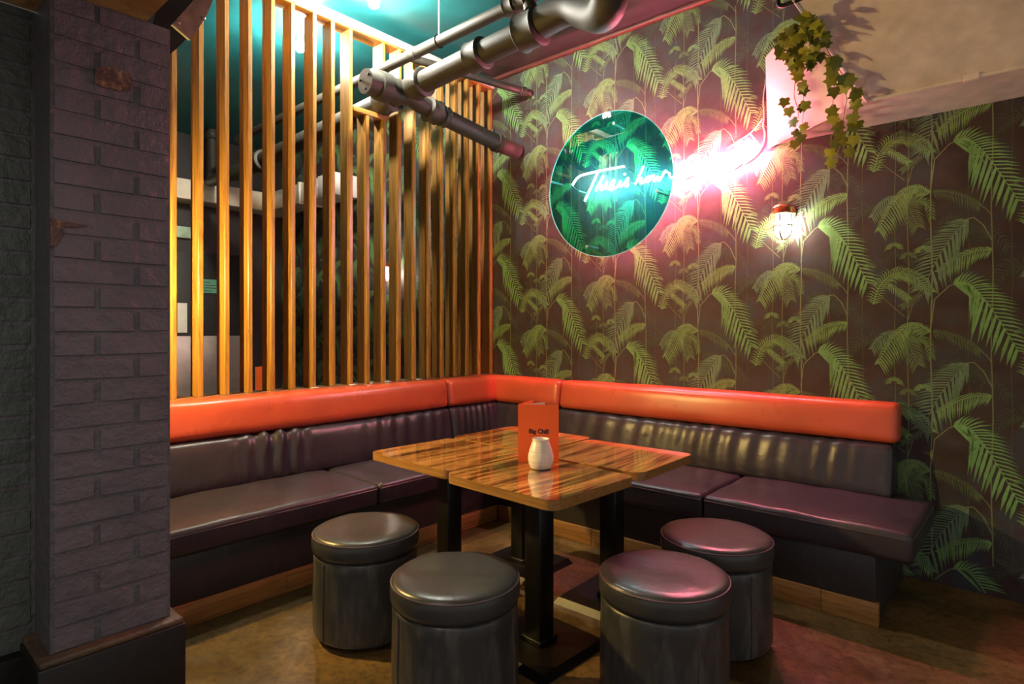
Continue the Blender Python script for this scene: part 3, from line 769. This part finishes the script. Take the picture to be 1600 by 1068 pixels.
# dark lead sections, supports and flex
for pts, off, sc in (([(525, 725), (620, 680)], o2, k2), ([(1080, 615), (1170, 550)], o2, k2), ([(130, 540), (300, 700)], o1, k1), ([(850, 275), (980, 345)], o1, k1)):
    stroke(pts, off, sc, 'blacked_section', CABLE, .006, YN + .02, False)
stroke([(1000, 375), (1130, 285), (1250, 205), (1340, 110), (1390, 40)], o2, k2, 'flex', PINKC, .004, -.02)
stroke([(1170, 560), (1300, 470), (1390, 350), (1420, 220), (1400, 120), (1410, 0), (1405, -200), (1440, -420)], o2, k2, 'flex', PINKC, .005, -.012)
stroke([(1250, 205), (1310, 280), (1350, 330)], o2, k2, 'flex', PINKC, .004, -.02)
for p in ((905, 298), (985, 285), (1090, 258), (1150, 235), (1070, 268)):
    q = onY(p, YN); tube('support', [q, Vector((q.x, -.001, q.z))], .004, PINKC, neon, 8)

# ================================================================== caged wall lamps
def wall_lamp(base, out, label, group='caged copper bulkhead wall lamps', glow=WLM):
    """base: point on the wall; out: unit vector off the wall"""
    L = empty('wall_lamp', base, label, 'wall lamp', group)
    c = out * .085
    def at(prof, seg=28): return lathevf(prof, c, seg)
    V, Fc = at([(.05, .135), (.054, .138), (.054, .165), (.06, .166), (.06, .17), (.05, .185), (.02, .19)]); mo('cap', V, Fc, COPPER, L, True, local=True); 
    V, Fc = at([(.060, .128), (.072, .130), (.072, .137), (.055, .139)]); mo('flange', V, Fc, COPPER, L, local=True)
    V, Fc = at([(.040, .13), (.040, .06), (.039, .03), (.034, .008), (.022, -.007), (.004, -.013)]); mo('glass', V, Fc, LGLASS, L, True, local=True)
    V, Fc = at([(.012, .125), (.016, .11), (.022, .085), (.024, .06), (.020, .035), (.010, .022), (.002, .019)], 16); mo('lamp_bulb', V, Fc, glow, L, True, local=True)
    u = Vector((out.y, -out.x, 0))
    for d in (u, out):
        R_ = .049
        P = [c + d * R_ + UP * .13, c + d * R_ + UP * .03]
        P += [c + d * (R_ * math.cos(math.radians(a))) + UP * (.03 - R_ * math.sin(math.radians(a))) for a in range(15, 180, 15)]
        P += [c - d * R_ + UP * .03, c - d * R_ + UP * .13]
        tube('guard_wire', P, .0042, GUARD, L, 8, local=True)
    tube('guard_ring', [c + u * (.051 * math.cos(2 * math.pi * k / 28)) + out * (.051 * math.sin(2 * math.pi * k / 28)) + UP * .062 for k in range(28)], .0038, GUARD, L, 6, True, local=True)
    for s in (-1, 1): tube('guard_screw', [c + u * (s * .049) + UP * .062, c + u * (s * .066) + UP * .062], .003, GUARD, L, 6, local=True)
    V, Fc = tubevf([Vector((0, 0, .15)) + out * .001, Vector((0, 0, .15)) + out * .012], .055, 24); mo('back_plate', V, Fc, COPPER, L, local=True)
    tube('arm', [Vector((0, 0, .152)) + out * .01, Vector((0, 0, .152)) + out * .06], .018, COPPER, L, 14, local=True)
    return L
pl = onY((1223, 372), -.085)
wall_lamp(Vector((pl.x, -.001, pl.z + .012)), Vector((0, -1, 0)), 'glowing caged copper wall lamp on the palm wall below the ivy')
wall_lamp(Vector((-1.46, -.001, 1.86)), Vector((0, -1, 0)), 'glowing caged wall lamp on the palm wall seen through the slats')
wall_lamp(Vector((.42, -3.249, 1.66)), Vector((0, 1, 0)), 'caged wall lamp on the dark wall behind the brick pillar', glow=WLM2)

# ================================================================== ceiling bulbs and added fill lights
def bulb(x, y, label):
    B = empty('ceiling_bulb', (x, y, ZC), label, 'light bulb', 'bare bulbs on the green ceiling')
    V, Fc = lathevf([(.055, 0), (.055, -.012), (.03, -.03), (.022, -.05), (.022, -.075), (.018, -.08)], seg=24); mo('holder', V, Fc, WHITE, B, True, local=True)
    V, Fc = lathevf([(.016, -.081), (.024, -.095), (.034, -.115), (.037, -.135), (.034, -.155), (.022, -.170), (.004, -.175)], seg=24); mo('globe', V, Fc, BULBM, B, True, local=True)
    return B
bp = onZ((584, 2), 3.49); bulb(bp.x, bp.y, 'bare glowing bulb on the green ceiling in front of the screen')
bp = onX((469, 66), -.55); bulb(bp.x, bp.y, 'bare glowing bulb on the green ceiling behind the screen')
SPM = m_emit('fill_light_glow', (1.0, .95, .88), SPOT)
for x, y, dl in ((3.9, -4.7, 'added unseen fill light in the middle of the concrete slab'), (2.5, -4.15, 'added unseen fill light in the slab beside the brick wall'), (5.2, -4.4, 'added unseen fill light in the slab farthest from the brick wall')):  # added behind the camera to brighten the pillar, stools and foreground
    D = empty('fill_light', (x, y, 2.40), dl, 'fill_light', 'added fill lights in the slab')
    V, Fc = lathevf([(.062, 0), (.062, -.012), (.052, -.016), (.05, -.004)], seg=28); mo('bezel', V, Fc, BLACK, D, local=True)
    V, Fc = lathevf([(.045, -.004), (.045, -.006), (.002, -.006)], seg=24); mo('lens', V, Fc, SPM, D, local=True)

# ================================================================== pipes
PY = -1.19
def pz(x): return 3.03 + .045 * x
def collar(name, p, d, r, L, parent, mat=PIPE):
    p = Vector(p); d = Vector(d).normalized()
    P = [p - d * L / 2, p - d * L * .42, p - d * L * .3, p + d * L * .3, p + d * L * .42, p + d * L / 2]
    return tube(name, P, [r * .88, r, r * .93, r * .93, r, r * .88], mat, parent, 24)
sp = empty('soil_pipe', (.2, PY, 3.0), 'thick grey soil pipe with collars and capped junction crossing above the banquette', 'pipe')
r0 = .074
E0 = onY((880, 6), PY)
Pm = [Vector((x, PY, pz(x))) for x in (-2.45, -1.2, 0, .8, 1.35)]
tube('pipe_run', Pm, r0, PIPE, sp, 28)
bend = catmull([Pm[-1], onY((885, 14), PY - .01), onY((915, 18), PY - .06), onY((938, 22), PY - .16), onY((952, 2), PY - .23), onY((958, -50), PY - .25)], 6)
tube('elbow', bend, [.078] + [.088] * (len(bend) - 2) + [.088], PIPE, sp, 28)
ax = Vector((1, 0, .045))
for x, rr, L in ((1.42, .112, .16), (.985, .100, .13), (.42, .100, .12), (.05, .104, .15), (-1.9, .1, .12)):
    collar('collar', (x, PY, pz(x)), ax, rr, L, sp)
tz = pz(.24)
tube('branch_run', [(.24, PY, tz - .01), (.25, -.95, 2.975), (.28, -.4, 2.90), (.294, -.018, 2.864)], .066, PIPE, sp, 28)
bd = Vector((.02, .6, -.055))
collar('collar', (.252, -.93, 2.972), bd, .092, .10, sp); collar('collar', (.256, -.82, 2.958), bd, .080, .05, sp)
collar('collar', (.284, -.26, 2.885), bd, .078, .05, sp)
cap = tube('access_cap', [(.24, PY - .02, tz - .012), (.235, PY - .13, tz - .015), (.235, PY - .135, tz - .015), (.235, PY - .22, tz - .016), (.235, PY - .225, tz - .016), (.235, PY - .32, tz - .02)], [.085, .088, .100, .100, .085, .083], PIPE, sp, 28)
for a in (40, 160, 280):
    q = Vector((.235 + .055 * math.cos(math.radians(a)), PY - .321, tz - .02 + .055 * math.sin(math.radians(a))))
    tube('bolt', [q, q + Vector((0, -.012, 0))], .010, BLACK, cap, 8)
tube('clamp', [(.284, -.30, 2.81), (.284, -.30, 2.99)], .012, BLACK, sp, 8)
def szl(x): return 3.275 + .008 * x
wp = empty('waste_pipe', (.2, PY, 3.27), 'slimmer grey waste pipe running above the thick soil pipe', 'pipe')
tube('pipe_run', [(-2.4, PY, szl(-2.4)), (0, PY, szl(0)), (1.9, PY, szl(1.9))], .038, PIPE, wp, 20)
for x in (1.27, 1.36, .35): collar('collar', (x, PY, szl(x)), (1, 0, .008), .060 if x > 1 else .045, .08, wp)
tube('drop', [(1.40, PY, szl(1.4)), (1.42, PY, pz(1.42) + .114)], .040, PIPE, wp, 20)
cp = empty('conduit_pipe', onY((829, 147), -.003), 'thin dark conduit running past the screen top into the palm wall', 'pipe')
q0 = onX((640, 90), .06); q1 = onY((829, 146), -.004)
tube('pipe_run', [q0, q0.lerp(q1, .5), q1], .030, PIPE, cp, 16)
collar('collar', q0.lerp(q1, .93), q1 - q0, .04, .05, cp)
fp = empty('drain_stack', (-3.4, -1.02, 3.0), 'short grey vertical drain pipe against the far dark wall', 'pipe')
tube('pipe_run', [(-3.45, -1.02, ZC - .002), (-3.45, -1.02, 3.1), (-3.40, -1.05, 3.02), (-2.9, -1.15, 2.955), (-2.53, PY, pz(-2.53))], .06, PIPE, fp, 20)
collar('collar', (-3.45, -1.02, 3.55), (0, 0, 1), .08, .08, fp)
def hanger(x):
    zb = szl(x) + .04
    h = tube('hanger_rod', [(x, PY, zb), (x, PY, ZC - .001)], .005, WHITE, wp, 8)
    tube('hanger_band', [(x, PY + .042 * math.cos(t), zb - .040 + .042 * math.sin(t)) for t in [2 * math.pi * k / 20 for k in range(20)]], .004, BLACK, wp, 6, True)
hanger(.62); hanger(-1.3)

# ================================================================== ivy
def leafmesh():
    pts = [(0, 0), (.30, .10), (.52, -.08), (.42, -.38), (.62, -.62), (.24, -.70), (0, -1.05), (-.24, -.70), (-.62, -.62), (-.42, -.38), (-.52, -.08), (-.30, .10)]
    V = [(0, -.40, .06)] + [(x, y, -.10 * abs(x) * abs(x) - .05 * (y + .4) ** 2) for x, y in pts]
    n = len(pts); F_ = [(0, 1 + i, 1 + (i + 1) % n) for i in range(n)]
    me = bpy.data.meshes.new('leaf'); me.from_pydata(V, [], F_); me.materials.append(LEAF)
    for p in me.polygons: p.use_smooth = True
    return me
LM = leafmesh()
ic = onP((1250, 70), T2, n2)
ivy = empty('trailing_ivy', ic, 'bushy trailing ivy spilling from the top of the white bulkhead end', 'ivy')
rv = random.Random(9)
vw = (CAM - ic).normalized()
def leaf(p, size, tilt=.5):
    o = bpy.data.objects.new('leaf', LM); COL.objects.link(o); o.parent = ivy
    z = (vw + Vector((rv.uniform(-tilt, tilt), rv.uniform(-tilt, tilt), rv.uniform(-tilt, tilt)))).normalized()
    y = (UP + Vector((rv.uniform(-.5, .5), rv.uniform(-.5, .5), 0)))
    y = (y - z * y.dot(z)).normalized(); x = y.cross(z)
    M = Matrix((x, y, z)).transposed().to_4x4(); o.matrix_local = Matrix.Translation(p - ic) @ M @ Matrix.Scale(size, 4)
    return o
ko, ks = (1190, 0), .2436
def ip(p, d=.05):
    q = onP((ko[0] + p[0] * ks, ko[1] + p[1] * ks), Bb, n2); return q + (CAM - q).normalized() * d
for p in ((230, 435), (245, 475), (255, 525), (262, 555), (150, 630), (172, 690), (285, 650), (270, 665), (195, 765), (265, 795), (205, 840), (212, 900), (262, 860)): leaf(ip(p), .054)
for p in ((455, 365), (485, 370), (460, 425), (460, 485), (465, 560), (520, 480), (548, 490), (530, 530), (435, 690), (455, 735), (575, 590), (610, 580), (600, 640), (575, 730), (620, 775), (585, 785), (490, 835), (465, 895), (435, 955), (455, 1020), (550, 880), (555, 950), (595, 870), (490, 780)): leaf(ip(p, .07), .060)
k = 0
while k < 95:
    p = (rv.uniform(95, 410), rv.uniform(80, 440))
    cx, cy = (p[0] - 240) / 165, (p[1] - 240) / 185
    if cx * cx + cy * cy > 1 or p[1] < 250 - (p[0] - 60) * .9: continue
    leaf(ip(p, rv.uniform(.02, .13)), rv.uniform(.038, .056), .9); k += 1
for pts, d in (([(225, 420), (215, 520), (210, 620), (232, 700), (230, 780), (205, 860)], .045), ([(500, 540), (545, 620), (530, 720), (520, 800), (505, 900), (490, 980), (500, 1060)], .062), ([(230, 420), (262, 520), (270, 640), (262, 800)], .045), ([(470, 360), (465, 560), (450, 720)], .06), ([(600, 570), (590, 700), (560, 800), (520, 900)], .065), ([(320, 120), (260, 250), (230, 430)], .06), ([(360, 160), (320, 300), (470, 370)], .06), ([(360, 200), (480, 420), (600, 590)], .055)):
    tube('vine_stem', catmull([ip(p, d) for p in pts], 5), .0022, STEM, ivy, 6)
bq = onP((1222, 4), T2, nP)
brk = empty('black_bracket', bq, 'small black metal hook bracket at the bulkhead top edge', 'bracket')
tube('hook', catmull([onP(p, Dt.lerp(Cc, .65), nP) for p in ((1255, -4), (1236, 4), (1222, 9), (1216, 5), (1217, -6), (1220, -25))], 5), .010, BLACK, brk, 10)

# ================================================================== the space behind the screen
dr = struct(box('door_1', (XW, -1.75, 0), (XW + .045, -.50, 2.25), DARKW, None, .004))
box('steel_panel', (XW + .045, -1.70, .08), (XW + .049, -.56, 1.27), STEEL, dr, .001)
box('push_plate', (XW + .045, -1.28, 1.31), (XW + .05, -1.175, 1.65), WHITE, dr, .001)
nz_ = box('notice', (XW + .045, -1.02, 1.78), (XW + .048, -.83, 1.94), GREENS, dr)
for k in range(4): box('notice_line', (XW + .048, -1.0, 1.80 + .033 * k), (XW + .0485, -1.0 + (.10, .15, .16, .08)[k], 1.808 + .033 * k), INK, nz_)
ex = box('exit_sign', (XW, -1.36, 2.40), (XW + .06, -1.13, 2.53), EXITM, None, .006); tagp(ex, 'small pale green sign box above the dark door behind the slats', 'sign')
du = empty('air_duct', (-3.5, -.3, 2.85), 'pale rectangular air duct bending round the corner behind the slats', 'duct')
DZ = (2.80, 3.02)
box('duct_run', (XW + .02, -3.2, DZ[0]), (XW + .32, -.42, DZ[1]), DUCT, du, .004)
V = [(XW + .02, -.42, DZ[0]), (XW + .32, -.42, DZ[0]), (XW + .40, -.34, DZ[0]), (XW + .40, -.04, DZ[0]), (XW + .02, -.04, DZ[0])]
V += [(x, y, DZ[1]) for x, y, z in V]; nV = 5
mo('duct_corner', V, [tuple(range(5))[::-1], tuple(range(5, 10))] + [(i, (i + 1) % 5, 5 + (i + 1) % 5, 5 + i) for i in range(5)], DUCT, du)
box('duct_run', (XW + .40, -.34, DZ[0]), (-2.35, -.04, DZ[1]), DUCT, du, .004)
box('duct_joint', (XW + .01, -1.14, DZ[0] - .02), (XW + .335, -1.10, DZ[1] + .02), DUCT, du, .004)
box('duct_joint', (-2.75, -.36, DZ[0] - .015), (-2.71, -.03, DZ[1] + .015), DUCT, du, .004)
box('duct_outlet', (-2.33, -.35, DZ[0] - .01), (-2.0, -.03, DZ[1] + .01), WHITE, du, .004)
bb = empty('rear_bench', (-.5, -1.5, 0), 'low orange topped bench behind the slat screen', 'bench')
box('bench_back', (-.36, -3.15, .62), (-.20, -.02, .90), VINYL, bb, .03, 4)
box('bench_seat', (-.95, -3.15, .30), (-.36, -.02, .45), LEATH, bb, .03, 4)
box('bench_base', (-.90, -3.12, 0), (-.22, -.03, .30), PLINF, bb)
rt = empty('rear_table', (-1.6, -1.6, 0), 'brown wood table standing behind the slat screen', 'table')
box('table_top', (-1.9, -2.35, .74), (-1.2, -1.05, .775), BACKT, rt, .01)
box('column', (-1.6, -1.75, .03), (-1.5, -1.65, .74), BLACK, rt, .004); box('base_plate', (-1.8, -1.95, 0), (-1.3, -1.45, .03), BLACK, rt, .004)
q = onX((400, 600), -1.5)
rm = empty('rear_menu', (-1.5, -1.34, .775), 'orange folded menu on the table behind the slats', 'menu')
plate('front_cover', [(-1.5, -1.44, .7752), (-1.5, -1.26, .7752), (-1.5, -1.26, 1.02), (-1.5, -1.44, 1.02)], Vector((-1, 0, 0)), .002, MENU, rm)
plate('back_cover', [(-1.503, -1.44, .7752), (-1.60, -1.29, .7752), (-1.60, -1.29, 1.02), (-1.503, -1.44, 1.02)], Vector((-1, 0, 0)), .002, MENU, rm)
